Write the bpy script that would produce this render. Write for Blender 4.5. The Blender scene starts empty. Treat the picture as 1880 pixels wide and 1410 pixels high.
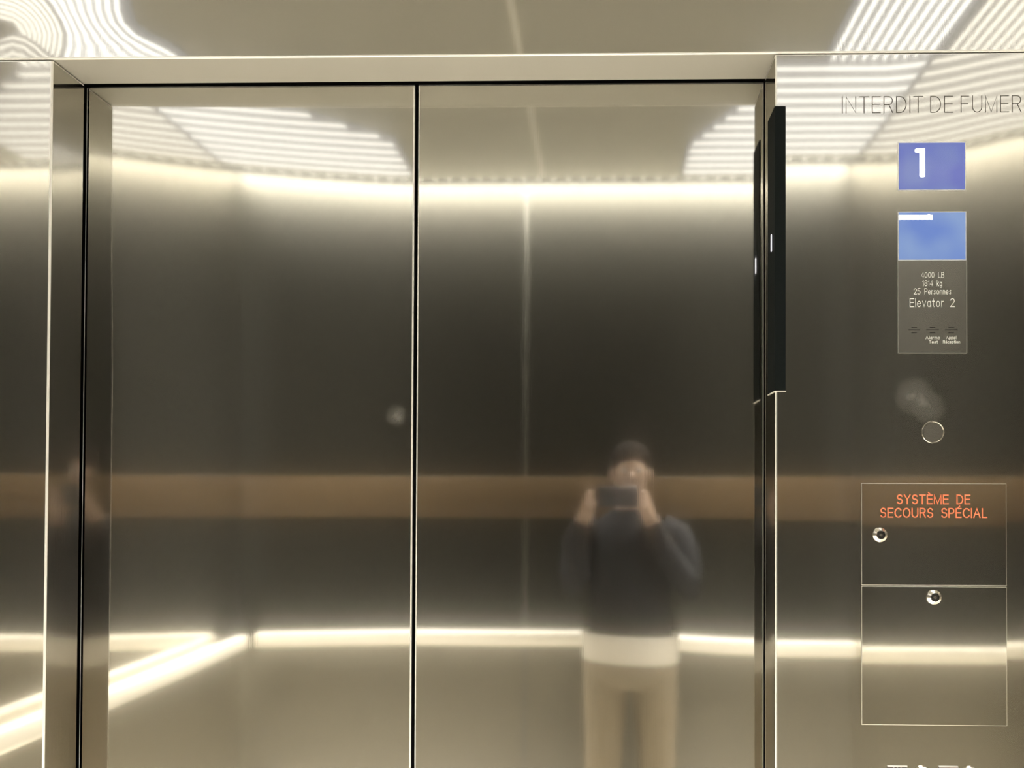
import bpy, bmesh, math, random
from mathutils import Vector, Matrix
random.seed(7)
C = bpy.context.scene.collection
SC = bpy.context.scene
PI = math.pi

# ------------------------------------------------------------------ camera
F = 1358.0
D = 1.25                       # eye to the cab front
EYE = 1.40
yaw, pitch, roll = 1.95491927e-02, 1.27666209e-02, -3.34537126e-03
PPX, PPY = 1076.48, 882.56
cam_d = bpy.data.cameras.new('camera')
cam = bpy.data.objects.new('camera', cam_d)
C.objects.link(cam)
cam_d.sensor_width = 36.0
cam_d.lens = 36.0 * F / 1880.0
cam_d.shift_x = -(PPX - 940.0) / 1880.0
cam_d.shift_y = (PPY - 705.0) / 1880.0
cam_d.clip_start = 0.004
cy, sy, cp, sp, cr, sr = math.cos(yaw), math.sin(yaw), math.cos(pitch), math.sin(pitch), math.cos(roll), math.sin(roll)
RM = Matrix(((cy, -sy, 0), (sy, cy, 0), (0, 0, 1))) @ Matrix(((1, 0, 0), (0, cp, -sp), (0, sp, cp))) @ Matrix(((cr, 0, sr), (0, 1, 0), (-sr, 0, cr)))
cm = Matrix((RM.col[0], RM.col[2], -RM.col[1])).transposed()
cam.matrix_world = Matrix.Translation((0, -D, EYE)) @ cm.to_4x4()
SC.camera = cam

# ------------------------------------------------------------------ world, exposure
w = bpy.data.worlds.new('world'); SC.world = w; w.use_nodes = True
w.node_tree.nodes['Background'].inputs[0].default_value = (0, 0, 0, 1)
w.node_tree.nodes['Background'].inputs[1].default_value = 0
SC.view_settings.view_transform = 'Standard'
SC.view_settings.look = 'None'
SC.view_settings.exposure = 0.0
SC.view_settings.gamma = 1.0
SC.view_settings.use_curve_mapping = False
SC.cycles.use_denoising = True
SC.cycles.max_bounces = 14
SC.cycles.glossy_bounces = 10
SC.cycles.diffuse_bounces = 4
SC.cycles.sample_clamp_indirect = 6.0
SC.cycles.caustics_reflective = True

# cab dimensions
XL, XR = -1.50, 0.98           # side walls
YB = -1.67 - 0.0               # rear wall at D + R = 2.92
H = 2.69                       # ceiling
OL, OR, OT = -0.9493, 0.2935, 2.1415   # door opening
RD = 0.078                     # depth of the reveal
DY = 0.086                     # face of the door leaves

LIGHT_BASE = 0.50               # opal diffuser
LIGHT_BAR = 3.6                # bright lines
LIGHT_COVE = 30.0              # rear cove
LCOL = (1.0, 0.975, 0.93)
COVE_W = 235.0
DOWN_W = 50.0                  # downward beam of each luminous panel, watt

# ------------------------------------------------------------------ materials
def newmat(name):
    m = bpy.data.materials.new(name); m.use_nodes = True
    nt = m.node_tree
    for n in list(nt.nodes): nt.nodes.remove(n)
    out = nt.nodes.new('ShaderNodeOutputMaterial')
    return m, nt, out

def ND(nt, t, **kw):
    n = nt.nodes.new(t)
    for k, v in kw.items():
        if k.startswith('i_'): n.inputs[int(k[2:])].default_value = v
        else: setattr(n, k, v)
    return n

def steel(name, col=(0.60, 0.583, 0.54), r1=0.07, rm=0.15, midw=0.0, r2=0.36, mix=0.5, aniso=0.75, grain='z', smudges=(), bump=0.02, rot=0.0):
    """brushed stainless steel: a sharp lobe and a broad one stretched along the height"""
    m, nt, out = newmat(name)
    L = nt.links.new
    tc = ND(nt, 'ShaderNodeTexCoord'); geo = ND(nt, 'ShaderNodeNewGeometry')
    mp = ND(nt, 'ShaderNodeMapping')
    mp.inputs['Scale'].default_value = (900, 900, 9) if grain == 'z' else (9, 9, 900)
    L(tc.outputs['Object'], mp.inputs['Vector'])
    ns = ND(nt, 'ShaderNodeTexNoise'); ns.inputs['Scale'].default_value = 1.0; ns.inputs['Detail'].default_value = 2
    L(mp.outputs[0], ns.inputs['Vector'])
    # slow cloudiness of the polish
    nb = ND(nt, 'ShaderNodeTexNoise'); nb.inputs['Scale'].default_value = 3.0; nb.inputs['Detail'].default_value = 3
    L(tc.outputs['Object'], nb.inputs['Vector'])
    crs = ND(nt, 'ShaderNodeVectorMath', operation='CROSS_PRODUCT'); crs.inputs[1].default_value = (0.003, 0.002, 1)
    L(geo.outputs['Normal'], crs.inputs[0])
    bp = ND(nt, 'ShaderNodeBump'); bp.inputs['Strength'].default_value = bump; bp.inputs['Distance'].default_value = 0.0004
    L(ns.outputs[0], bp.inputs['Height'])
    def lobe(r):
        a = ND(nt, 'ShaderNodeBsdfAnisotropic')
        a.distribution = 'GGX'
        a.inputs['Color'].default_value = (*col, 1)
        a.inputs['Roughness'].default_value = r
        a.inputs['Rotation'].default_value = rot
        L(crs.outputs[0], a.inputs['Tangent'])
        L(bp.outputs[0], a.inputs['Normal'])
        return a
    a = lobe(r1); b = lobe(r2)
    a.inputs['Anisotropy'].default_value = 0.3
    b.inputs['Anisotropy'].default_value = aniso
    mr = ND(nt, 'ShaderNodeMapRange'); mr.inputs[3].default_value = mix * 0.8; mr.inputs[4].default_value = mix * 1.2
    L(nb.outputs[0], mr.inputs[0])
    fac = mr.outputs[0]
    for (c, rad, amt) in smudges:      # finger marks
        dv = ND(nt, 'ShaderNodeVectorMath', operation='DISTANCE'); dv.inputs[1].default_value = c
        L(tc.outputs['Object'], dv.inputs[0])
        nn = ND(nt, 'ShaderNodeTexNoise'); nn.inputs['Scale'].default_value = 60; nn.inputs['Detail'].default_value = 3
        L(tc.outputs['Object'], nn.inputs['Vector'])
        m1 = ND(nt, 'ShaderNodeMapRange'); m1.inputs[1].default_value = 0; m1.inputs[2].default_value = rad; m1.inputs[3].default_value = amt; m1.inputs[4].default_value = 0
        L(dv.outputs['Value'], m1.inputs[0])
        m2 = ND(nt, 'ShaderNodeMath', operation='MULTIPLY'); L(m1.outputs[0], m2.inputs[0]); L(nn.outputs[0], m2.inputs[1])
        m3 = ND(nt, 'ShaderNodeMath', operation='ADD'); L(fac, m3.inputs[0]); L(m2.outputs[0], m3.inputs[1])
        fac = m3.outputs[0]
    mx = ND(nt, 'ShaderNodeMixShader')
    first = a
    if midw:
        c_ = lobe(rm); c_.inputs['Anisotropy'].default_value = 0.5
        first = ND(nt, 'ShaderNodeMixShader'); first.inputs[0].default_value = midw
        L(a.outputs[0], first.inputs[1]); L(c_.outputs[0], first.inputs[2])
    L(fac, mx.inputs[0]); L(first.outputs[0], mx.inputs[1]); L(b.outputs[0], mx.inputs[2])
    L(mx.outputs[0], out.inputs[0])
    return m

def plain(name, col, rough=0.5, metal=0.0, emit=None, strength=0.0, noise=0.0, scale=40, spec=0.5):
    m, nt, out = newmat(name)
    p = ND(nt, 'ShaderNodeBsdfPrincipled')
    p.inputs['Base Color'].default_value = (*col, 1)
    p.inputs['Roughness'].default_value = rough
    p.inputs['Metallic'].default_value = metal
    p.inputs['Specular IOR Level'].default_value = spec
    if noise:
        tc = ND(nt, 'ShaderNodeTexCoord')
        n = ND(nt, 'ShaderNodeTexNoise'); n.inputs['Scale'].default_value = scale; n.inputs['Detail'].default_value = 4
        nt.links.new(tc.outputs['Object'], n.inputs['Vector'])
        r = ND(nt, 'ShaderNodeMix', data_type='RGBA')
        r.inputs[6].default_value = (*[c * (1 - noise) for c in col], 1); r.inputs[7].default_value = (*[min(1, c * (1 + noise)) for c in col], 1)
        nt.links.new(n.outputs[0], r.inputs[0]); nt.links.new(r.outputs[2], p.inputs['Base Color'])
    if emit:
        p.inputs['Emission Color'].default_value = (*emit, 1); p.inputs['Emission Strength'].default_value = strength
    nt.links.new(p.outputs[0], out.inputs[0])
    return m

def glow(name, col, s):
    m, nt, out = newmat(name)
    e = ND(nt, 'ShaderNodeEmission'); e.inputs[0].default_value = (*col, 1); e.inputs[1].default_value = s
    nt.links.new(e.outputs[0], out.inputs[0]); return m

def screen_mat(name, ca, cb, axis_scale, strength):
    """backlit blue screen, slightly uneven backlight"""
    m, nt, out = newmat(name)
    tc = ND(nt, 'ShaderNodeTexCoord')
    n = ND(nt, 'ShaderNodeTexNoise'); n.inputs['Scale'].default_value = axis_scale; n.inputs['Detail'].default_value = 1
    nt.links.new(tc.outputs['Object'], n.inputs['Vector'])
    mr = ND(nt, 'ShaderNodeMapRange'); mr.inputs[1].default_value = 0.35; mr.inputs[2].default_value = 0.65
    nt.links.new(n.outputs[0], mr.inputs[0])
    r = ND(nt, 'ShaderNodeMix', data_type='RGBA'); r.inputs[6].default_value = (*ca, 1); r.inputs[7].default_value = (*cb, 1)
    nt.links.new(mr.outputs[0], r.inputs[0])
    p = ND(nt, 'ShaderNodeBsdfPrincipled'); p.inputs['Base Color'].default_value = (0.01, 0.01, 0.02, 1); p.inputs['Roughness'].default_value = 0.12
    nt.links.new(r.outputs[2], p.inputs['Emission Color']); p.inputs['Emission Strength'].default_value = strength
    nt.links.new(p.outputs[0], out.inputs[0]); return m

M = {}
M['front'] = steel('brushed_steel_front', r1=0.045, rm=0.11, midw=0.40, r2=0.28, mix=0.018)
M['door'] = steel('brushed_steel_door', r1=0.045, rm=0.11, midw=0.40, r2=0.28, mix=0.018, smudges=(((-0.372, 0.086, 1.535), 0.022, 0.7),))
M['right'] = steel('brushed_steel_panel', r1=0.045, rm=0.11, midw=0.40, r2=0.28, mix=0.018, smudges=(((0.525, 0, 1.56), 0.035, 0.6), ((0.55, 0, 1.54), 0.03, 0.5)))
M['edge'] = plain('steel_edge_glint', (0.93, 0.91, 0.85), 0.4, 0.35)  # paler than the sheets: highlights of the rounded edges put into the colour
M['reveal'] = steel('brushed_steel_reveal', r1=0.05, rm=0.12, midw=0.2, r2=0.25, mix=0.05)
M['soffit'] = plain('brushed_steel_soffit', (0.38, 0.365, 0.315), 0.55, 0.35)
M['edge_fine'] = steel('fine_steel_edge', col=(0.85, 0.82, 0.75), r1=0.15, r2=0.4, mix=0.5)
M['rear'] = steel('brushed_steel_rear', col=(0.42, 0.40, 0.35), r1=0.20, r2=0.5, mix=0.75, aniso=0.8)
M['side'] = steel('brushed_steel_side', col=(0.60, 0.583, 0.54), r1=0.05, r2=0.35, mix=0.3, aniso=0.85)
M['polished'] = steel('polished_steel', col=(0.75, 0.72, 0.66), r1=0.05, r2=0.25, mix=0.3, aniso=0.2)
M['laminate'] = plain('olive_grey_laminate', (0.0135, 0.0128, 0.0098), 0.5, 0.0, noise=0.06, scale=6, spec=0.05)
M['rail'] = plain('satin_rail_metal', (0.90, 0.86, 0.76), 0.30, 0.35)
M['frieze'] = steel('mirror_steel_frieze', col=(0.86, 0.84, 0.79), r1=0.03, r2=0.2, mix=0.06)
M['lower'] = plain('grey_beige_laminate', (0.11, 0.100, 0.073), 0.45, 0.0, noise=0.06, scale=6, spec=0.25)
M['joint'] = plain('rear_joint_strip', (0.055, 0.053, 0.045), 0.3)
M['chip'] = glow('led_chip_glow', (1.0, 0.972, 0.92), 5.0)
M['seam'] = plain('ceiling_joint_strip', (0.52, 0.50, 0.44), 0.5)
M['black'] = plain('black_lens', (0.008, 0.010, 0.010), 0.6, spec=0.03)
M['gap'] = plain('dark_rubber', (0.01, 0.008, 0.007), 0.8)
M['island'] = plain('ceiling_satin_paint', (0.36, 0.345, 0.295), 0.45, 0.2)
M['opal'] = glow('opal_diffuser', (1.0, 0.972, 0.92), LIGHT_BASE)
M['bar'] = glow('led_bar', (1.0, 0.972, 0.92), LIGHT_BAR)
M['cove'] = glow('cove_led', (1.0, 0.972, 0.92), LIGHT_COVE)
M['floor'] = plain('beige_terrazzo', (0.70, 0.66, 0.58), 0.45, noise=0.25, scale=90)
M['bronze'] = plain('bronze_band', (0.072, 0.046, 0.021), 0.4, 0.1, noise=0.15, scale=20)
M['text_dark'] = plain('engraved_dark', (0.055, 0.045, 0.03), 0.5, 0.3)
M['text_red'] = plain('red_engraved_paint', (0.85, 0.18, 0.08), 0.45)
M['text_light'] = plain('etched_glint', (0.95, 0.95, 0.93), 0.3, 0.3)  # near-white colour stands in for the glint on the etched strokes
M['glass'] = steel('clear_cover_over_steel', col=(0.63, 0.61, 0.56), r1=0.06, rm=0.15, midw=0.5, r2=0.30, mix=0.12)
M['rim'] = plain('pale_edge', (0.75, 0.75, 0.78), 0.3, 0.3)
M['screen_a'] = screen_mat('blue_screen_deep', (0.095, 0.125, 0.46), (0.15, 0.20, 0.47), 14, 1.0)
M['screen_b'] = screen_mat('blue_screen_pale', (0.15, 0.245, 0.58), (0.235, 0.345, 0.60), 14, 1.0)
M['digit'] = glow('white_screen_lettering', (1, 1, 1), 2.5)
M['indicator'] = glow('white_indicator', (0.95, 0.93, 1.0), 3.0)
M['skin'] = plain('skin', (0.27, 0.19, 0.14), 0.5)
M['trousers'] = plain('beige_trousers', (0.135, 0.11, 0.07), 0.85, noise=0.1, scale=60)
M['shirt'] = plain('dark_shirt', (0.012, 0.012, 0.013), 0.9, noise=0.2, scale=50, spec=0.1)
M['rail_line'] = plain('pale_rail_line', (0.48, 0.45, 0.39), 0.5)  # pale tone imitates the bright handrail line across the body
M['hair'] = plain('dark_hair', (0.006, 0.005, 0.004), 0.9, spec=0.05)
M['shoe'] = plain('dark_shoe', (0.04, 0.035, 0.03), 0.5)
M['eye'] = plain('eye_white', (0.25, 0.24, 0.23), 0.4)
M['phone'] = plain('phone_shell', (0.05, 0.05, 0.055), 0.25)
M['plate_dark'] = plain('dark_button_plate', (0.05, 0.035, 0.035), 0.4)
M['plate_white'] = plain('white_lettering', (0.85, 0.84, 0.82), 0.5)
M['button_lit'] = plain('pale_button', (0.85, 0.84, 0.8), 0.25, 0.6)

# ------------------------------------------------------------------ helpers
def link(name, bm, mats, parent=None, smooth=True, norm=True):
    if norm: bmesh.ops.recalc_face_normals(bm, faces=bm.faces[:])
    me = bpy.data.meshes.new(name); bm.to_mesh(me); bm.free()
    for m in (mats if isinstance(mats, (list, tuple)) else [mats]): me.materials.append(m)
    o = bpy.data.objects.new(name, me); C.objects.link(o)
    if smooth:
        for p in me.polygons: p.use_smooth = True
        try: me.set_sharp_from_angle(angle=math.radians(40))
        except Exception: pass
    if parent: o.parent = parent
    return o

def tag(o, label, cat, group=None):
    o['label'] = label; o['category'] = cat
    if group: o['group'] = group
    return o

def thing(name, label, cat, loc=(0, 0, 0), group=None):
    o = bpy.data.objects.new(name, None); C.objects.link(o); o.location = loc; o.empty_display_size = 0.05
    tag(o, label, cat, group)
    return o

def struct(o):
    o['kind'] = 'structure'; return o

def off(o, parent):
    """child built in world coordinates: keep it in place under a moved parent"""
    o.parent = parent
    o.location = Vector(o.location) - parent.location
    return o

def box(bm, x0, x1, y0, y1, z0, z1, bev=0.0, mi=0):
    r = bmesh.ops.create_cube(bm, size=1.0)
    vs = r['verts']
    bmesh.ops.scale(bm, vec=(x1 - x0, y1 - y0, z1 - z0), verts=vs)
    bmesh.ops.translate(bm, vec=((x0 + x1) / 2, (y0 + y1) / 2, (z0 + z1) / 2), verts=vs)
    fs = set(f for v in vs for f in v.link_faces)
    for f in fs: f.material_index = mi
    if bev:
        es = set(e for f in fs for e in f.edges)
        bmesh.ops.bevel(bm, geom=list(es), offset=bev, segments=3, profile=0.5, affect='EDGES', material=mi)

def bx(name, x0, x1, y0, y1, z0, z1, mat, bev=0.0, parent=None):
    bm = bmesh.new(); box(bm, x0, x1, y0, y1, z0, z1, bev)
    return link(name, bm, mat, parent)

def profile(a0, a1, r, t0, t1, step, fold0=True, fold1=True):
    """(pos, depth, is_edge, turn) across a folded sheet: flange, rounded edge, flat, rounded edge, flange"""
    out = []
    if fold0:
        out += [(a0, t0, 0, -1.0), (a0, r, 0, -1.0)]
        for k in range(1, 6):
            a = PI / 2 * k / 6
            out.append((a0 + r - r * math.cos(a), r - r * math.sin(a), 1, -math.cos(a)))
    n = max(2, int((a1 - a0) / step))
    s0, s1 = (a0 + r if fold0 else a0), (a1 - r if fold1 else a1)
    for k in range(n + 1): out.append((s0 + (s1 - s0) * k / n, 0.0, 0, 0.0))
    if fold1:
        for k in range(1, 6):
            a = PI / 2 * k / 6
            out.append((a1 - r + r * math.sin(a), r - r * math.cos(a), 1, math.sin(a)))
        out += [(a1, r, 0, 1.0), (a1, t1, 0, 1.0)]
    return out

def sheet(name, px, pz, y0, bow, mats, parent=None):
    """folded steel sheet facing -y; bow(x, z) gives the slight waviness of its face as two slopes;
    mats = face, rounded edge, flange"""
    bm = bmesh.new()
    g = []; nr = []
    for (x, dx, ex, tx) in px:
        col = []
        for (z, dz, ez, tz) in pz:
            col.append(bm.verts.new((x, y0 + max(dx, dz), z)))
            sx, sz = bow(x, z) if (bow and tx == 0 and tz == 0) else (0.0, 0.0)
            c = math.sqrt(max(0, 1 - tx * tx)) * math.sqrt(max(0, 1 - tz * tz))
            nr.append(Vector((tx + sx, -c, tz + sz)).normalized())
        g.append(col)
    for i in range(len(px) - 1):
        for j in range(len(pz) - 1):
            f = bm.faces.new((g[i][j], g[i + 1][j], g[i + 1][j + 1], g[i][j + 1]))
            d = max(px[i][1], px[i + 1][1], pz[j][1], pz[j + 1][1])
            e = px[i][2] or px[i + 1][2] or pz[j][2] or pz[j + 1][2]
            f.material_index = 1 if e else (2 if d > 0 else 0)
            if len(mats) > 3 and (pz[j][2] or pz[j + 1][2]): f.material_index = 3
            f.smooth = True
    bm.normal_update()
    me = bpy.data.meshes.new(name); bm.to_mesh(me); bm.free()
    for m in mats: me.materials.append(m)
    me.normals_split_custom_set_from_vertices(nr)
    o = bpy.data.objects.new(name, me); C.objects.link(o)
    if parent: o.parent = parent
    return o

def sstep(a, b, x):
    t = min(1, max(0, (x - a) / (b - a))); return t * t * (3 - 2 * t)
def softplus(t, k):
    u = t / k
    return k * (math.log1p(math.exp(u)) if u < 30 else u)

# waviness of the sheets: slopes (dx, dz) of the face ------------------------
def bow_right(x, z):
    a = sstep(0.46, 0.78, x) * sstep(1.75, 2.0, z)
    return 0.0, -0.030 * a
def bow_doorL(x, z):
    u = min(1, max(0, (x + 0.36) / (-0.95 + 0.36)))
    up = sstep(1.55, 1.95, z); dn = 1 - sstep(1.05, 1.45, z)
    return 0.035 * u ** 2 * (0.35 + 0.65 * up), -0.026 * u ** 1.2 * up + 0.010 * u * dn
def bow_doorR(x, z):
    return 0.0, 0.010 * sstep(-0.02, 0.29, x) * (1 - sstep(1.05, 1.35, z))
def bow_trans(x, z):
    dx, dz = x + 0.935, z - 2.185            # an oil-can dent at the left end
    g = math.exp(-(dx * dx + dz * dz) / 0.010)
    w_ = 1 - sstep(-0.82, -0.66, x)
    return (-1.1 * dz * g + 0.012 * math.sin(60 * z + 14 * x)) * w_, (0.9 * dx * g + 0.010 * math.sin(38 * x)) * w_
def bow_left(x, z):
    return 0.0, 0.0
def h_right(x, z): return 0.0

# ------------------------------------------------------------------ setting: cab front
ST = 0.02
ZT = 2.1395
right_px = profile(OR, XR, 0.0028, RD, 0.02, ST, True, False)
struct(sheet('wall_front_right', right_px, profile(0.0, ZT, 0.0022, 0.02, 0.03, ST, False, True), 0.0, bow_right, [M['right'], M['edge'], M['reveal']]))
left_px = profile(XL, OL, 0.0028, 0.02, RD, ST, False, True)
struct(sheet('wall_front_left', left_px, profile(0.0, ZT, 0.0022, 0.02, 0.03, ST, False, True), 0.0, bow_left, [M['front'], M['edge'], M['reveal']]))
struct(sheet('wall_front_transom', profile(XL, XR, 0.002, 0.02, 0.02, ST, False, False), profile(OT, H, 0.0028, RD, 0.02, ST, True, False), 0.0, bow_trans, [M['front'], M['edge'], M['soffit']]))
# dark hoistway side behind the gaps
struct(bx('wall_hoistway', -1.2, 0.6, 0.16, 0.18, 0.0, 2.5, M['gap']))
struct(bx('trim_header', -1.2, 0.6, 0.108, 0.158, 2.1475, 2.30, M['gap'], 0.002))

# ------------------------------------------------------------------ door leaves
SEAM = -0.3387
struct(sheet('door_1', profile(-0.9505, SEAM - 0.0032, 0.0026, 0.02, 0.03, ST), profile(0.004, 2.1408, 0.0028, 0.02, 0.02, ST), DY, bow_doorL, [M['door'], M['edge'], M['gap'], M['edge_fine']]))
struct(sheet('door_2', profile(SEAM + 0.0032, 0.2936, 0.0026, 0.03, 0.02, ST), profile(0.004, 2.1408, 0.0028, 0.02, 0.02, ST), DY, bow_doorR, [M['door'], M['edge'], M['gap'], M['edge_fine']]))

# ------------------------------------------------------------------ rest of the cab
struct(bx('floor', XL - 0.05, XR + 0.05, YB - 0.05, 0.15, -0.03, 0.0, M['floor']))
struct(bx('ceiling', XL - 0.05, XR + 0.05, YB + 0.05, 0.10, H, H + 0.10, M['island']))
struct(bx('wall_left', XL - 0.03, XL, YB - 0.03, 0.0, 0.0, H + 0.10, M['frieze']))
struct(bx('wall_right', XR, XR + 0.03, YB - 0.03, 0.0, 0.0, H + 0.10, M['frieze']))
JX = -0.315                    # joint between the two rear sheets
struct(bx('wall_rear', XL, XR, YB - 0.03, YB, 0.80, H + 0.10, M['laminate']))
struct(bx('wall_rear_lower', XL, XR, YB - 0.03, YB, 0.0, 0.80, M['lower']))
struct(bx('trim_1', JX - 0.005, JX + 0.005, YB, YB + 0.003, 0.1, H - 0.02, M['joint'], 0.0012))
struct(bx('trim_3', -0.252, -0.232, YB + 0.06, -0.05, H - 0.003, H, M['seam'], 0.001))
struct(bx('trim_2', XL, XR, YB, YB + 0.006, 1.285, 1.455, M['bronze'], 0.002))
struct(bx('baseboard_rear', XL, XR, YB, YB + 0.012, 0.0, 0.10, M['side'], 0.002))

# ------------------------------------------------------------------ ceiling lights
def light_panel(name, label, poly, y0, y1, front):
    """rear field crossed by ribs running across the cab, plus a narrow front field (x0, x1) with ribs running lengthwise"""
    t = thing(name, label, 'ceiling light', (0, 0, H))
    bm = bmesh.new()
    def prism(ya, yb, za, zb, inset=0.0, pf=None):
        pf = pf or poly
        xa0, xb0 = pf(ya); xa1, xb1 = pf(yb)
        v = [bm.verts.new(p) for p in ((xa0 + inset, ya, za), (xb0 - inset, ya, za), (xb1 - inset, yb, za), (xa1 + inset, yb, za),
                                       (xa0 + inset, ya, zb), (xb0 - inset, ya, zb), (xb1 - inset, yb, zb), (xa1 + inset, yb, zb))]
        for q in ((0, 1, 2, 3), (4, 5, 6, 7), (0, 1, 5, 4), (1, 2, 6, 5), (2, 3, 7, 6), (3, 0, 4, 7)): bm.faces.new([v[k] for k in q])
    n = 10
    ys = [y0 + (y1 - y0) * k / n for k in range(n + 1)]
    for k in range(n): prism(ys[k], ys[k + 1], -0.012, -0.0005)
    prism(y1 + 0.001, -0.06, -0.012, -0.0005, 0, lambda y: front)
    link('diffuser', bm, M['opal'], t, smooth=False)
    bm = bmesh.new()
    y = y0 + 0.03
    while y < y1 - 0.01:
        prism(y - 0.0045, y + 0.0045, -0.018, -0.0125, 0.01); y += 0.061
    x = front[0] + 0.02
    while x < front[1] - 0.008:
        prism(y1 + 0.02, -0.08, -0.020, -0.0125, 0, lambda y: (x - 0.003, x + 0.003)); x += 0.030
    link('light_ribs', bm, M['bar'], t, smooth=False)
    # the panel throws most of its light straight down
    xm = (poly(-1.3)[0] + poly(-1.3)[1]) / 2; xw = poly(-1.3)[1] - poly(-1.3)[0]
    ld = bpy.data.lights.new('panel_beam', 'AREA'); ld.shape = 'RECTANGLE'; ld.size = xw * 0.9; ld.size_y = 0.9
    ld.energy = DOWN_W; ld.color = LCOL; ld.spread = math.radians(62)
    lo = bpy.data.objects.new('panel_beam', ld); C.objects.link(lo); lo.parent = t; lo.location = (xm, -1.05, -0.03)
    return t
def edgeL(y):
    k = min(1, max(0, (-y - 0.95) / 0.30)); return (XL + 0.001, -1.24 + 0.48 * k)
def edgeR(y):
    k = min(1, max(0, (-y - 0.93) / 0.37)); return (0.50 - 0.18 * k, XR - 0.001)
light_panel('ceiling_light_panel', 'ribbed luminous ceiling panel along the left side wall', edgeL, -1.56, -0.95, (XL + 0.001, -1.24))
light_panel('ceiling_light_panel', 'ribbed luminous ceiling panel along the right side wall', edgeR, -1.56, -0.95, (0.66, XR - 0.001))
t = thing('cove_light', 'narrow warm light strip along the top of the rear wall', 'ceiling light', (0, 0, H))
bx('housing', XL + 0.01, XR - 0.01, YB + 0.001, YB + 0.049, 0.086, 0.099, M['rail'], 0.002, t)
bx('light_strip', XL + 0.02, XR - 0.02, YB + 0.040, YB + 0.0485, 0.03, 0.055, M['cove'], 0, t)
chip = bx('led_chip', -0.006, 0.006, YB + 0.030, YB + 0.044, 0.004, 0.014, M['chip'], 0, t)
x = XL + 0.06; chip.location.x = x; x += 0.062
while x < XR - 0.05:
    c_ = chip.copy(); c_.location.x = x; C.objects.link(c_); c_.parent = t; x += 0.062
ld = bpy.data.lights.new('cove_beam', 'AREA'); ld.shape = 'RECTANGLE'; ld.size = XR - XL - 0.01; ld.size_y = 0.02
ld.energy = COVE_W; ld.color = LCOL; ld.spread = math.radians(130)
lo = bpy.data.objects.new('cove_beam', ld); C.objects.link(lo); lo.parent = t; lo.location = ((XL + XR) / 2, YB + 0.040, 0.004); lo.rotation_euler = (-math.radians(24), 0, 0)

# ------------------------------------------------------------------ handrails
def rail(label, pts, brackets, group='flat handrails'):
    t = thing('handrail', label, 'handrail', (0, 0, 0.795), group)
    bm = bmesh.new(); box(bm, *pts, 0.012); link('bar', bm, M['rail'], t)
    for b in brackets:
        bm = bmesh.new(); box(bm, *b, 0.002); link('bracket', bm, M['rail'], t)
    return t
rail('flat brushed steel handrail along the rear wall', (XL + 0.09, XR - 0.001, YB + 0.035, YB + 0.085, -0.030, 0.030),
     [(x - 0.012, x + 0.012, YB, YB + 0.045, -0.012, 0.012) for x in (-1.3, -0.7, -0.05, 0.75)])
rail('flat brushed steel handrail along the left side wall', (XL + 0.035, XL + 0.085, YB + 0.10, -0.12, -0.030, 0.030),
     [(XL, XL + 0.045, y - 0.012, y + 0.012, -0.012, 0.012) for y in (-1.45, -0.85, -0.25)])

# ------------------------------------------------------------------ direction lantern (black corner lens)
t = thing('direction_lantern', 'tall narrow black lens wrapped around the right edge of the doorway', 'indicator light', (OR, 0, 1.57))
bm = bmesh.new()
lx0, lx1, ly, zb, zt = OR - 0.0012, 0.3105, 0.052, 1.5686, 2.0505
pts = [(lx1, -0.0012), (lx0, -0.0012), (lx0, ly), (lx0 + 0.003, ly), (lx0 + 0.003, 0.003), (lx1, 0.003)]
lo = [bm.verts.new((x, y, zb)) for x, y in pts]; hi = [bm.verts.new((x, y, zt)) for x, y in pts]
for k in range(6):
    bm.faces.new((lo[k], lo[(k + 1) % 6], hi[(k + 1) % 6], hi[k]))
for r_ in (lo, hi):
    bm.faces.new((r_[0], r_[1], r_[4], r_[5])); bm.faces.new((r_[1], r_[2], r_[3], r_[4]))
off(link('lens', bm, M['black'], smooth=False), t)
off(bx('lens_edge', lx0 - 0.0004, lx1 + 0.0004, -0.0016, 0.0030, zb - 0.0016, zb - 0.0002, M['edge']), t)
off(bx('lens_edge', lx0 - 0.0004, lx0 + 0.0025, 0.0032, ly, zb - 0.0016, zb - 0.0002, M['edge']), t)
o = off(bx('indicator_light', lx0 - 0.0012, lx0 - 0.0002, 0.0200, 0.0235, 1.811, 1.840, M['indicator'], 0.0004), t)
o['label'] = 'small white vertical light'

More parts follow.
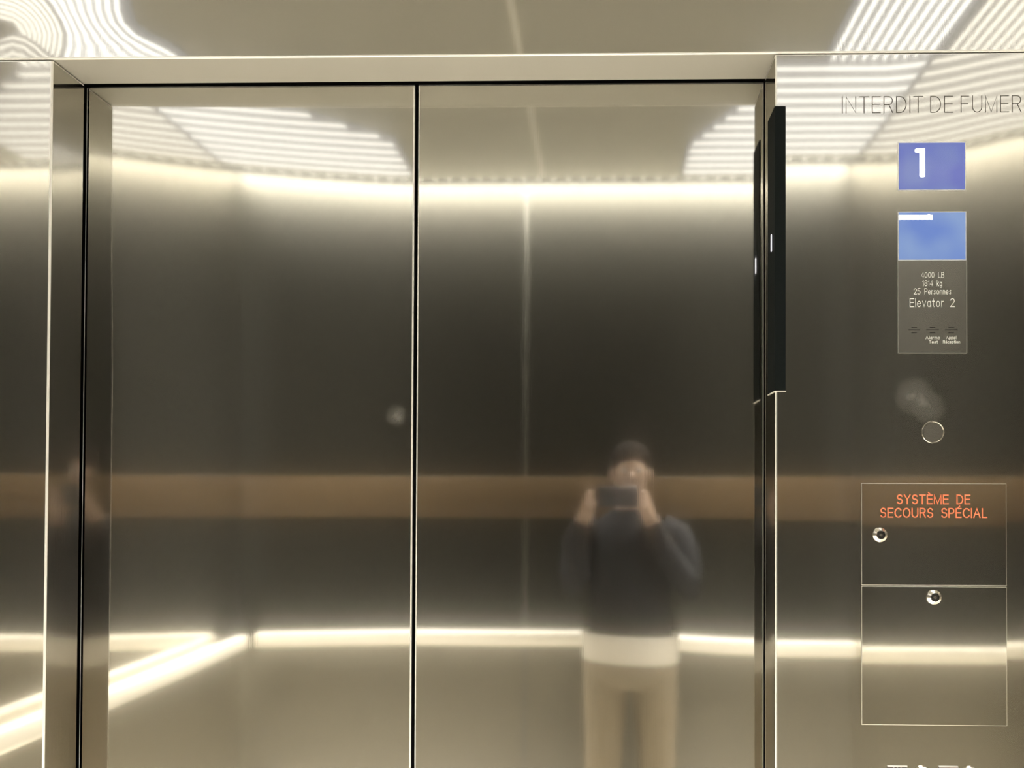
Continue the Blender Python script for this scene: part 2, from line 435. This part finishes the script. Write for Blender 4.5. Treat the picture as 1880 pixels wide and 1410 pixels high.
# ------------------------------------------------------------------ stroke lettering
def arc(cx, cy_, rx, ry, a0, a1, n=10):
    return [(cx + rx * math.cos(math.radians(a0 + (a1 - a0) * k / n)), cy_ + ry * math.sin(math.radians(a0 + (a1 - a0) * k / n))) for k in range(n + 1)]
G = {
 'I': (0.0, [[(0, 0), (0, 1)]]),
 'N': (0.66, [[(0, 0), (0, 1), (0.66, 0), (0.66, 1)]]),
 'T': (0.62, [[(0, 1), (0.62, 1)], [(0.31, 1), (0.31, 0)]]),
 'E': (0.54, [[(0.54, 1), (0, 1), (0, 0), (0.54, 0)], [(0, 0.52), (0.5, 0.52)]]),
 'F': (0.52, [[(0.52, 1), (0, 1), (0, 0)], [(0, 0.52), (0.46, 0.52)]]),
 'R': (0.60, [[(0, 0), (0, 1), (0.34, 1)] + arc(0.34, 0.75, 0.24, 0.25, 90, -90, 8) + [(0, 0.5)], [(0.34, 0.5), (0.60, 0)]]),
 'D': (0.66, [[(0, 0), (0, 1), (0.24, 1)] + arc(0.24, 0.5, 0.42, 0.5, 90, -90, 12) + [(0, 0)]]),
 'U': (0.64, [[(0, 1), (0, 0.32)] + arc(0.32, 0.32, 0.32, 0.32, 180, 360, 10) + [(0.64, 1)]]),
 'M': (0.78, [[(0, 0), (0, 1), (0.39, 0), (0.78, 1), (0.78, 0)]]),
 'S': (0.58, [arc(0.30, 0.75, 0.26, 0.25, 25, 180, 8) + arc(0.30, 0.75, 0.26, 0.25, 180, 250, 4)[1:] + arc(0.30, 0.26, 0.28, 0.26, 70, 0, 5) + arc(0.30, 0.26, 0.28, 0.26, 0, -155, 9)[1:]]),
 'Y': (0.64, [[(0, 1), (0.32, 0.48), (0.64, 1)], [(0.32, 0.48), (0.32, 0)]]),
 'C': (0.68, [arc(0.38, 0.5, 0.38, 0.5, 40, 320, 16)]),
 'O': (0.76, [arc(0.38, 0.5, 0.38, 0.5, 0, 360, 20)]),
 'P': (0.56, [[(0, 0), (0, 1), (0.32, 1)] + arc(0.32, 0.73, 0.24, 0.27, 90, -90, 8) + [(0, 0.46)]]),
 'A': (0.70, [[(0, 0), (0.35, 1), (0.70, 0)], [(0.12, 0.36), (0.58, 0.36)]]),
 'L': (0.50, [[(0, 1), (0, 0), (0.50, 0)]]),
 'B': (0.58, [[(0, 0), (0, 1), (0.32, 1)] + arc(0.32, 0.76, 0.22, 0.24, 90, -90, 7) + [(0, 0.52)], [(0.32, 0.52)] + arc(0.32, 0.26, 0.26, 0.26, 90, -90, 8) + [(0, 0)]]),
 '0': (0.56, [arc(0.28, 0.5, 0.28, 0.5, 0, 360, 16)]),
 '1': (0.24, [[(0, 0.78), (0.20, 1), (0.20, 0)]]),
 '2': (0.56, [arc(0.28, 0.72, 0.27, 0.28, 165, -35, 9) + [(0, 0), (0.56, 0)]]),
 '4': (0.60, [[(0.44, 0), (0.44, 1), (0, 0.28), (0.60, 0.28)]]),
 '5': (0.56, [[(0.52, 1), (0.08, 1), (0.04, 0.54)] + arc(0.27, 0.32, 0.28, 0.32, 120, -150, 12)]),
 '8': (0.56, [arc(0.28, 0.76, 0.23, 0.24, 0, 360, 12), arc(0.28, 0.26, 0.28, 0.26, 0, 360, 12)]),
 'a': (0.46, [arc(0.23, 0.34, 0.23, 0.34, 0, 360, 12), [(0.46, 0.68), (0.46, 0)]]),
 'e': (0.48, [[(0.02, 0.36), (0.48, 0.36)] + arc(0.24, 0.34, 0.24, 0.34, 0, 320, 12)]),
 'l': (0.0, [[(0, 0), (0, 1.05)]]),
 'v': (0.44, [[(0, 0.68), (0.22, 0), (0.44, 0.68)]]),
 't': (0.30, [[(0.13, 0.95), (0.13, 0.1), (0.28, 0)], [(0, 0.68), (0.30, 0.68)]]),
 'o': (0.48, [arc(0.24, 0.34, 0.24, 0.34, 0, 360, 12)]),
 'r': (0.26, [[(0, 0), (0, 0.68)], [(0, 0.45), (0.12, 0.66), (0.26, 0.66)]]),
 's': (0.38, [[(0.36, 0.6), (0.2, 0.68), (0.04, 0.54), (0.34, 0.2), (0.2, 0), (0, 0.08)]]),
 'n': (0.42, [[(0, 0), (0, 0.68)], [(0, 0.45)] + arc(0.21, 0.46, 0.21, 0.22, 180, 0, 7) + [(0.42, 0)]]),
 'm': (0.64, [[(0, 0), (0, 0.68)], [(0, 0.5)] + arc(0.16, 0.5, 0.16, 0.18, 180, 0, 5) + [(0.32, 0)], [(0.32, 0.5)] + arc(0.48, 0.5, 0.16, 0.18, 180, 0, 5) + [(0.64, 0)]]),
 'k': (0.42, [[(0, 0), (0, 1.02)], [(0.38, 0.68), (0, 0.28)], [(0.14, 0.42), (0.42, 0)]]),
 'g': (0.46, [arc(0.23, 0.34, 0.23, 0.34, 0, 360, 12), [(0.46, 0.68), (0.46, -0.1)] + arc(0.24, -0.1, 0.22, 0.2, 0, -150, 6)]),
 'p': (0.46, [arc(0.23, 0.34, 0.23, 0.34, 0, 360, 12), [(0, 0.68), (0, -0.3)]]),
 'c': (0.42, [arc(0.23, 0.34, 0.23, 0.34, 45, 315, 10)]),
 'i': (0.0, [[(0, 0), (0, 0.68)], [(0, 0.88), (0, 0.95)]]),
}
def accent(base, kind):
    wd, st = G[base]; m_ = wd / 2
    k = [(m_ - 0.12, 1.26), (m_ + 0.04, 1.10)] if kind == 'g' else [(m_ - 0.04, 1.10), (m_ + 0.12, 1.26)]
    return (wd, st + [k])
G['È'] = accent('E', 'g'); G['É'] = accent('E', 'a')
wd_, st_ = G['e']; G['é'] = (wd_, st_ + [[(0.2, 0.80), (0.34, 0.96)]])

def lettering(name, text, x0, x1, z0, hgt, surf, wdt, mat, parent, lift=0.0004, space=0.34, ridge=True, slope=0.0):
    """single-stroke letters fitted between x0 and x1, base line z0, following the surface surf(x,z)"""
    tot = 0
    for i, c in enumerate(text):
        tot += (0.5 if c == ' ' else G[c][0]) + (space if i < len(text) - 1 else 0)
    # widths scaled so that the line fills x0..x1
    sx = (x1 - x0) / tot
    bm = bmesh.new(); x = x0
    def P(px, pz, l): 
        zz = pz + slope * (px - x0)
        return (px, surf(px, zz) - l, zz)
    for c in text:
        if c == ' ': x += (0.5 + space) * sx; continue
        gw, strokes = G[c]
        for s in strokes:
            q = [Vector((x + a * sx, z0 + b * hgt)) for a, b in s]
            closed = len(q) > 3 and (q[0] - q[-1]).length < 1e-6
            rows = []
            for i, p in enumerate(q):
                if closed and i in (0, len(q) - 1): d0 = (q[1] - q[0]).normalized(); d1 = (q[-1] - q[-2]).normalized()
                else:
                    d0 = (q[min(i + 1, len(q) - 1)] - p); d1 = (p - q[max(i - 1, 0)])
                    d0 = d0.normalized() if d0.length > 0 else d1.normalized(); d1 = d1.normalized() if d1.length > 0 else d0
                d = (d0 + d1); d = d.normalized() if d.length > 0.2 else d0
                nrm = Vector((-d.y, d.x)); k = 1.0 / max(0.55, abs(nrm.dot(Vector((-d0.y, d0.x)))))
                e = Vector((0, 0))
                if i == 0 and not closed: e = -d * wdt * 0.5
                if i == len(q) - 1 and not closed: e = d * wdt * 0.5
                a_ = p + nrm * wdt / 2 * k + e; b_ = p - nrm * wdt / 2 * k + e; m_ = p + e
                rows.append([bm.verts.new(P(a_.x, a_.y, 0.0001)), bm.verts.new(P(m_.x, m_.y, lift)), bm.verts.new(P(b_.x, b_.y, 0.0001))])
            for i in range(len(rows) - 1):
                for k in (0, 1):
                    bm.faces.new((rows[i][k], rows[i][k + 1], rows[i + 1][k + 1], rows[i + 1][k]))
        x += (gw + space) * sx
    for f in bm.faces:
        f.normal_update()
        if f.normal.y > 0: f.normal_flip()
    o = link(name, bm, mat, smooth=False, norm=False)
    if parent: off(o, parent)
    return o

SR = h_right
t = thing('engraved_lettering', 'thin dark engraved lettering INTERDIT DE FUMER above the upper screen', 'lettering', (0.555, 0, 2.0385))
def EX(u): return 0.4048 + (u - 1545) * (0.7033 - 0.4048) / 328.0
for word, ua, ub in (('INTERDIT', 1546.5, 1694.5), ('DE', 1709, 1749.5), ('FUMER', 1765, 1874.5)):
    lettering('engraved_word', word, EX(ua), EX(ub), 2.0388, 0.0272, SR, 0.0014, M['text_dark'], t, lift=0.0005, space=0.26)

# ------------------------------------------------------------------ screens
def plate(bm, x0, x1, z0, z1, ya, yb, surf=SR):
    vs = []
    for (x, z) in ((x0, z0), (x1, z0), (x1, z1), (x0, z1)):
        vs.append((bm.verts.new((x, surf(x, z) + ya, z)), bm.verts.new((x, surf(x, z) + yb, z))))
    bm.faces.new([v[0] for v in vs]); bm.faces.new([v[1] for v in vs])
    for k in range(4): bm.faces.new((vs[k][0], vs[(k + 1) % 4][0], vs[(k + 1) % 4][1], vs[k][1]))

def rim(bm, x0, x1, z0, z1, w_, ya, yb, sides='btlr'):
    if 'b' in sides: plate(bm, x0 - w_, x1 + w_, z0 - w_, z0, ya, yb)
    if 't' in sides: plate(bm, x0 - w_, x1 + w_, z1, z1 + w_, ya, yb)
    if 'l' in sides: plate(bm, x0 - w_, x0, z0, z1, ya, yb)
    if 'r' in sides: plate(bm, x1, x1 + w_, z0, z1, ya, yb)

def solid(x0, x1, z0, z1, mat, name, parent, ya=-0.0006, yb=-0.0001):
    bm = bmesh.new(); plate(bm, x0, x1, z0, z1, ya, yb); return off(link(name, bm, mat, smooth=False), parent)

t = thing('floor_display', 'deep blue backlit screen showing the floor number 1', 'display', (0.5555, 0, 1.907))
solid(0.5003, 0.6107, 1.9075, 1.9868, M['screen_a'], 'screen', t)
bm = bmesh.new(); rim(bm, 0.5003, 0.6107, 1.9075, 1.9868, 0.0011, -0.0010, -0.0001); o = off(link('frame', bm, M['rim'], smooth=False), t)
# the digit 1: rounded stem with a flag
bm = bmesh.new()
def poly(pts, ya, yb):
    a = [bm.verts.new((x, SR(x, z) + ya, z)) for x, z in pts]; b = [bm.verts.new((x, SR(x, z) + yb, z)) for x, z in pts]
    bm.faces.new(a); bm.faces.new(b)
    for k in range(len(pts)): bm.faces.new((a[k], a[(k + 1) % len(pts)], b[(k + 1) % len(pts)], b[k]))
X0, Z1 = 0.5262, 1.9780
poly([(X0 + 0.0180, Z1), (X0 + 0.0180, Z1 - 0.0475), (X0 + 0.0160, Z1 - 0.0492), (X0 + 0.0105, Z1 - 0.0492), (X0 + 0.0086, Z1 - 0.0475), (X0 + 0.0086, Z1 - 0.0080),
      (X0 + 0.0015, Z1 - 0.0075), (X0 + 0.0006, Z1 - 0.0025), (X0 + 0.0040, Z1 - 0.0005)], -0.0009, -0.0007)
o = off(link('digit', bm, M['digit'], smooth=False), t); o['label'] = 'white numeral 1'

t = thing('message_display', 'pale blue backlit screen with a short white line of text at its top left', 'display', (0.5555, 0, 1.79))
solid(0.4998, 0.6113, 1.7892, 1.8692, M['screen_b'], 'screen', t)
bm = bmesh.new(); rim(bm, 0.4998, 0.6113, 1.7892, 1.8692, 0.0012, -0.0010, -0.0001); off(link('frame', bm, M['rim'], smooth=False), t)
bm = bmesh.new()
xx = 0.5000
for k in range(15):                                        # a line of tiny glowing characters run together
    if k == 9: xx += 0.0004
    wv = 0.00375
    plate(bm, xx, xx + wv - 0.00012, 1.8565 + (0.0004 if k % 2 else 0), 1.8648, -0.0009, -0.0007); xx += wv
plate(bm, 0.5485, 0.5520, 1.8648, 1.8664, -0.0009, -0.0007)
o = off(link('text_line', bm, M['digit'], smooth=False), t); o['label'] = 'blurred white line of text'

t = thing('capacity_plate', 'small clear plate etched with load capacity and Elevator 2, below the pale screen', 'sign', (0.556, 0, 1.633))
solid(0.4990, 0.6125, 1.6322, 1.7876, M['glass'], 'plate', t, -0.0005, -0.0001)
bm = bmesh.new(); rim(bm, 0.4990, 0.6125, 1.6322, 1.7876, 0.0009, -0.0009, -0.0001, 'blr'); off(link('plate_edge', bm, M['edge_fine'], smooth=False), t)
def PX(u): return 0.5001 + (u - 1649.5) * (0.6127 - 0.5001) / (1774.5 - 1649.5)
def PZ(v): return 1.7882 - (v - 478) * (1.7882 - 1.6322) / (648 - 478)
SP = lambda x, z: SR(x, z) - 0.0005
for txt, ua, ub, vt, vb in (('4000 LB', 1691, 1733, 500, 509.5), ('1814 kg', 1693.5, 1729, 515, 525), ('25 Personnes', 1677.5, 1746, 530, 540), ('Elevator 2', 1670, 1752, 548.5, 563)):
    lettering('etched_text', txt, PX(ua), PX(ub), PZ(vb), PZ(vt) - PZ(vb), SP, 0.0008 if vb < 545 else 0.0011, M['text_light'], t, lift=0.0005, space=0.26)
for i, uc in enumerate((1677.5, 1711.5, 1746)):            # three groups of slots
    bm = bmesh.new()
    for du, v in ((5, 601.5), (10.5 if i == 0 else 11.5, 605.8), (5, 610.5)):
        x0_, x1_ = PX(uc - du), PX(uc + du); z_ = PZ(v)
        plate(bm, x0_, x1_, z_ - 0.0007, z_ + 0.0007, -0.0008, -0.0004)
    off(link('slot_group', bm, M['gap'], smooth=False), t)
for txt, ua, ub, vt, vb in (('Alarme', 1699, 1725, 617, 622.5), ('Test', 1705, 1721, 625, 630), ('Appel', 1737, 1755, 617, 622.5), ('Réception', 1731, 1762, 625, 630)):
    lettering('etched_text', txt, PX(ua), PX(ub), PZ(vb), PZ(vt) - PZ(vb), SP, 0.0007, M['text_light'], t, lift=0.0005, space=0.26)

# ------------------------------------------------------------------ round sensor
def disc(bm, x, z, y, r0, r1, y1, n=40, cap=False):
    a = [bm.verts.new((x + r0 * math.cos(2 * PI * k / n), y, z + r0 * math.sin(2 * PI * k / n))) for k in range(n)]
    b = [bm.verts.new((x + r1 * math.cos(2 * PI * k / n), y1, z + r1 * math.sin(2 * PI * k / n))) for k in range(n)]
    for k in range(n): bm.faces.new((a[k], a[(k + 1) % n], b[(k + 1) % n], b[k]))
    if cap: bm.faces.new(b)
    return a, b
t = thing('call_button', 'round steel button with a thin polished ring below the etched plate', 'button', (0.5566, 0, 1.4992))
bm = bmesh.new()
disc(bm, 0, 0, -0.0002, 0.0190, 0.0184, -0.0022); disc(bm, 0, 0, -0.0022, 0.0184, 0.0172, -0.0022); disc(bm, 0, 0, -0.0022, 0.0172, 0.0164, -0.0004)
link('ring', bm, M['polished'], t)
bm = bmesh.new(); disc(bm, 0, 0, -0.0002, 0.0162, 0.0160, -0.0006, cap=True); link('face', bm, M['glass'], t)

# ------------------------------------------------------------------ service cabinet doors
def lock(cx, cz, parent, lbl):
    bm = bmesh.new()
    disc(bm, cx, cz, -0.0018, 0.0125, 0.0120, -0.0045, n=32); disc(bm, cx, cz, -0.0045, 0.0120, 0.0078, -0.0085, n=32); disc(bm, cx, cz, -0.0085, 0.0078, 0.0068, -0.0088, n=32); disc(bm, cx, cz, -0.0088, 0.0068, 0.0062, -0.0060, n=32)
    l = link('lock', bm, M['polished']); l['label'] = lbl; off(l, parent)
    bm = bmesh.new(); disc(bm, cx, cz, -0.0055, 0.0062, 0.0060, -0.0062, n=24, cap=True)
    k = link('lock_core', bm, M['gap'], l)
    bm = bmesh.new(); disc(bm, cx, cz, -0.0062, 0.0032, 0.0024, -0.0082, n=20, cap=True)
    link('key_pin', bm, M['polished'], l)
def cab_door(label, x0, x1, z0, z1, h):
    t = thing('service_cabinet_door', label, 'access door', ((x0 + x1) / 2, 0, z0), 'flush steel access doors in the right front panel')
    off(sheet('door_panel', profile(x0, x1, 0.0007, 0.0017, 0.0017, 0.02), profile(z0, z1, 0.0008, 0.0017, 0.0017, 0.02), -0.0018, h, [M['right'], M['edge_fine'], M['edge_fine']]), t)
    return t
def h_cab(x, z): return 0.0, 0.006
CX0, CX1 = 0.4366, 0.6770
t1 = cab_door('upper flush steel access door lettered SYSTÈME DE SECOURS SPÉCIAL in red', CX0, CX1, 1.2425, 1.4135, h_cab)
lock(0.4668, 1.3270, t1, 'round lock left of centre')
def QX(u): return CX0 + (u - 1580.5) * (CX1 - CX0) / (1847.5 - 1580.5)
def QZ(v): return 1.4133 - (v - 887) * (1.4133 - 1.2414) / (1077 - 887)
SD = lambda x, z: -0.0018
lettering('red_lettering', 'SYSTÈME DE', QX(1646.5), QX(1780), QZ(924.5), QZ(908.5) - QZ(924.5), SD, 0.0019, M['text_red'], t1, lift=0.0005, space=0.27)
lettering('red_lettering', 'SECOURS SPÉCIAL', QX(1616), QX(1811), QZ(949.5), QZ(933.5) - QZ(949.5), SD, 0.0019, M['text_red'], t1, lift=0.0005, space=0.27)
t2 = cab_door('lower flush steel access door with a single lock at its top edge', CX0, CX1, 1.0100, 1.2408, h_cab)
lock(0.5560, 1.2235, t2, 'round lock at the top centre')

# ------------------------------------------------------------------ tops of the call buttons at the bottom edge
def button_plate(x0, x1, label, dots):
    t = thing('button_label_plate', label, 'label plate', ((x0 + x1) / 2, 0, 0.915), 'dark label plates beside the lowest buttons')
    off(bx('plate', x0, x1, -0.0016, -0.0001, 0.915, 0.9405, M['plate_dark'], 0.0004), t)
    off(bx('plate_edge', x0, x1, -0.0022, -0.0001, 0.9407, 0.9425, M['button_lit'], 0.0003), t)
    if dots:
        bm = bmesh.new()
        for dx in (-0.006, 0, 0.006):
            disc(bm, (x0 + x1) / 2 + dx, 0.9375, -0.0017, 0.0017, 0.0010, -0.0026, n=12, cap=True)
        off(link('raised_dots', bm, M['plate_white']), t)
button_plate(0.4793, 0.5120, 'dark label plate with pale dots under the access doors, left one', True)
button_plate(0.5640, 0.5960, 'plain dark label plate under the access doors, right one', False)
for x, lb in ((0.5370, 'round steel button between the two dark label plates'), (0.6170, 'round steel button right of the plain dark label plate')):
    t = thing('floor_button', lb, 'button', (x, 0, 0.925), 'round buttons at the bottom edge of the panel')
    bm = bmesh.new(); disc(bm, 0, 0, -0.0002, 0.0180, 0.0165, -0.0040, n=32); disc(bm, 0, 0, -0.0040, 0.0165, 0.0130, -0.0030, n=32)
    link('ring', bm, M['polished'], t)
    bm = bmesh.new(); disc(bm, 0, 0, -0.0003, 0.0129, 0.0125, -0.0032, n=32, cap=True); link('cap', bm, M['button_lit'], t)

# ------------------------------------------------------------------ the person seen in the steel
def skin(name, verts, edges, mat, parent=None, sub=2, root=0):
    me = bpy.data.meshes.new(name)
    me.from_pydata([v[0] for v in verts], edges, []); me.update()
    o = bpy.data.objects.new(name, me); C.objects.link(o)
    sk = o.modifiers.new('skin', 'SKIN'); sk.use_smooth_shade = True
    for i, v in enumerate(verts):
        r = v[1]; me.skin_vertices[0].data[i].radius = (r if isinstance(r, tuple) else (r, r))
        me.skin_vertices[0].data[i].use_root = (i == root)
    s = o.modifiers.new('sub', 'SUBSURF'); s.levels = sub; s.render_levels = sub
    me.materials.append(mat)
    if parent: o.parent = parent
    return o
PXX, PYY = 0.115, -1.425
per = thing('person', 'person in a dark top and beige trousers holding up a phone to take the photograph', 'person', (PXX, PYY, 0))
def chain(vs, es, start, pts):
    last = start
    for p in pts:
        vs.append(p); es.append((last, len(vs) - 1)); last = len(vs) - 1
    return last
V = [((0, 0, 0.93), (0.15, 0.10))]; Ee = []
sp_ = chain(V, Ee, 0, [((0, -0.005, 1.08), (0.135, 0.095)), ((0, -0.01, 1.25), (0.15, 0.10)), ((0, -0.01, 1.36), (0.130, 0.085)), ((0, 0, 1.455), (0.075, 0.06))])
nk = chain(V, Ee, sp_, [((0, 0.005, 1.50), 0.052), ((0, 0.01, 1.55), 0.055), ((0, 0.02, 1.60), (0.072, 0.085)), ((0, 0.02, 1.67), (0.076, 0.092)), ((0, 0.01, 1.72), (0.050, 0.065))])
for s in (-1, 1):
    chain(V, Ee, 0, [((s * 0.095, 0, 0.84), (0.088, 0.09)), ((s * 0.11, 0.005, 0.50), (0.056, 0.06)), ((s * 0.115, -0.01, 0.32), (0.055, 0.06)), ((s * 0.12, -0.02, 0.10), 0.038), ((s * 0.125, 0.07, 0.04), (0.042, 0.03)), ((s * 0.13, 0.14, 0.035), (0.038, 0.024))])
hands = []
for s in (-1, 1):
    hx = -0.168 if s < 0 else 0.045
    # shoulder, elbow, wrist, palm
    pl = chain(V, Ee, 3, [((s * 0.180, -0.005, 1.35), 0.046), ((s * 0.232, 0.02, 1.24), 0.042), ((s * 0.24, 0.04, 1.18), 0.042),
                          ((hx + s * 0.05, 0.12, 1.40), 0.034), ((hx + s * 0.012, 0.155, 1.47), (0.026, 0.030)), ((hx + s * 0.008, 0.150, 1.515), (0.028, 0.015))])
    hands.append((s, hx, pl))
    for k in range(4):      # four fingers curl round the end of the phone, thumb on its screen side
        z = 1.548 - 0.0190 * k
        chain(V, Ee, pl, [((hx + s * 0.006, 0.180, z), 0.0095), ((hx + s * 0.002, 0.196, z), 0.0082), ((hx - s * 0.012, 0.203, z - 0.002), 0.0075)])
    chain(V, Ee, pl, [((hx - s * 0.010, 0.146, 1.49), 0.0115), ((hx - s * 0.026, 0.150, 1.505), 0.0095), ((hx - s * 0.038, 0.152, 1.517), 0.0085)])
skin('body', V, Ee, M['skin'], per)
# head details
def blob(name, c, r, mat, parent, seg=16):
    bm = bmesh.new(); bmesh.ops.create_uvsphere(bm, u_segments=seg, v_segments=seg // 2 + 2, radius=1.0)
    bmesh.ops.scale(bm, vec=r, verts=bm.verts[:]); bmesh.ops.translate(bm, vec=c, verts=bm.verts[:])
    return link(name, bm, mat, parent)
blob('hair', (0, -0.002, 1.688), (0.086, 0.098, 0.078), M['hair'], per, 24)
for s in (-1, 1):
    blob('eye', (s * 0.031, 0.096, 1.637), (0.011, 0.006, 0.006), M['eye'], per)
    blob('ear', (s * 0.078, 0.01, 1.62), (0.010, 0.018, 0.030), M['skin'], per)
blob('nose', (0, 0.112, 1.61), (0.013, 0.018, 0.022), M['skin'], per)
blob('mouth', (0, 0.100, 1.568), (0.024, 0.010, 0.007), M['bronze'], per)
def loft(bm, rings, n=24, cap=True):
    """rings: (centre, rx, ry, axis) joined into one smooth tube"""
    rows = []
    for c, rx, ry, ax in rings:
        ax = Vector(ax).normalized(); u = Vector((1, 0, 0)); u = (u - ax * u.dot(ax)).normalized(); v = ax.cross(u)
        rows.append([bm.verts.new(Vector(c) + u * (rx * math.cos(2 * PI * k / n)) + v * (ry * math.sin(2 * PI * k / n))) for k in range(n)])
    for a, b in zip(rows, rows[1:]):
        for k in range(n): bm.faces.new((a[k], a[(k + 1) % n], b[(k + 1) % n], b[k]))
    if cap: bm.faces.new(rows[0]); bm.faces.new(rows[-1])
Z_ = (0, 0, 1)
bm = bmesh.new()
loft(bm, [((0, 0, z), a, b, Z_) for z, a, b in ((0.97, 0.170, 0.120), (0.93, 0.186, 0.130), (0.86, 0.200, 0.137), (0.80, 0.203, 0.136), (0.75, 0.190, 0.120), (0.73, 0.15, 0.09))])
for s_ in (-1, 1):
    loft(bm, [((s_ * x, y, z), r_, r_ * 1.02, Z_) for x, y, z, r_ in ((0.100, 0, 0.84, 0.098), (0.104, 0, 0.72, 0.096), (0.110, 0.005, 0.50, 0.082), (0.115, -0.008, 0.30, 0.076), (0.118, -0.012, 0.10, 0.072), (0.118, -0.012, 0.075, 0.070))])
link('trousers', bm, M['trousers'], per)
bm = bmesh.new()
loft(bm, [((0, -0.004, z), a, b, Z_) for z, a, b in ((0.90, 0.188, 0.134), (0.98, 0.180, 0.128), (1.08, 0.168, 0.120), (1.20, 0.175, 0.122), (1.32, 0.188, 0.122), (1.39, 0.178, 0.112), (1.44, 0.125, 0.090), (1.475, 0.075, 0.070))])
for s_ in (-1, 1):
    hx = -0.168 if s_ < 0 else 0.045
    P_ = [Vector(p) for p in ((s_ * 0.13, -0.008, 1.385), (s_ * 0.19, -0.004, 1.36), (s_ * 0.225, 0.010, 1.29), (s_ * 0.240, 0.025, 1.21), (s_ * 0.238, 0.045, 1.165), (s_ * 0.215, 0.070, 1.20), (hx + s_ * 0.075, 0.105, 1.33), (hx + s_ * 0.030, 0.135, 1.425))]
    R_ = (0.072, 0.074, 0.068, 0.062, 0.060, 0.058, 0.050, 0.043)
    rows = []
    for q, p in enumerate(P_):
        ax = (P_[min(q + 1, 7)] - P_[max(q - 1, 0)]).normalized()
        u = Vector((0, 1, 0)); u = (u - ax * u.dot(ax)).normalized(); v = ax.cross(u)
        rows.append([bm.verts.new(p + u * (R_[q] * math.cos(2 * PI * k / 16)) + v * (R_[q] * math.sin(2 * PI * k / 16))) for k in range(16)])
    for a, b in zip(rows, rows[1:]):
        for k in range(16): bm.faces.new((a[k], a[(k + 1) % 16], b[(k + 1) % 16], b[k]))
link('shirt', bm, M['shirt'], per)
bm = bmesh.new()  # band added round the waist to carry on the rail's bright reflected line
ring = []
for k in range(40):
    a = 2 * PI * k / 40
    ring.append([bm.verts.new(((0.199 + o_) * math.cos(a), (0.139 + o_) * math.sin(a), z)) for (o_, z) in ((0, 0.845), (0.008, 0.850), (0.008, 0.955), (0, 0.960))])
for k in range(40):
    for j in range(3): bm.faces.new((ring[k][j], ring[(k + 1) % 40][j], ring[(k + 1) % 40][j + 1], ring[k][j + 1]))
o = link('rail_line_band', bm, M['rail_line'], per); o['label'] = 'pale hem below the dark top'
for s in (-1, 1):
    bm = bmesh.new(); bmesh.ops.create_uvsphere(bm, u_segments=20, v_segments=12, radius=1)
    bmesh.ops.scale(bm, vec=(0.055, 0.14, 0.05), verts=bm.verts[:]); bmesh.ops.translate(bm, vec=(s * 0.125, 0.055, 0.045), verts=bm.verts[:])
    for v in bm.verts: v.co.z = max(0.0, v.co.z)
    link('shoe', bm, M['shoe'], per)

per.scale = (0.9, 0.9, 0.9)
t = thing('phone', 'dark phone held level in both hands in front of the person', 'phone', (0.0, -D - 0.012, EYE))
bm = bmesh.new(); box(bm, -0.014, 0.136, -0.0085, 0.0, -0.060, 0.014, 0.0035); link('case', bm, M['phone'], t)
bm = bmesh.new(); disc(bm, 0.0, 0.0, 0.0002, 0.007, 0.0065, 0.0022, n=24, cap=True); link('lens', bm, M['black'], t)
bm = bmesh.new(); box(bm, -0.010, 0.132, -0.0092, -0.0086, -0.056, 0.010); link('screen', bm, M['screen_a'], t)
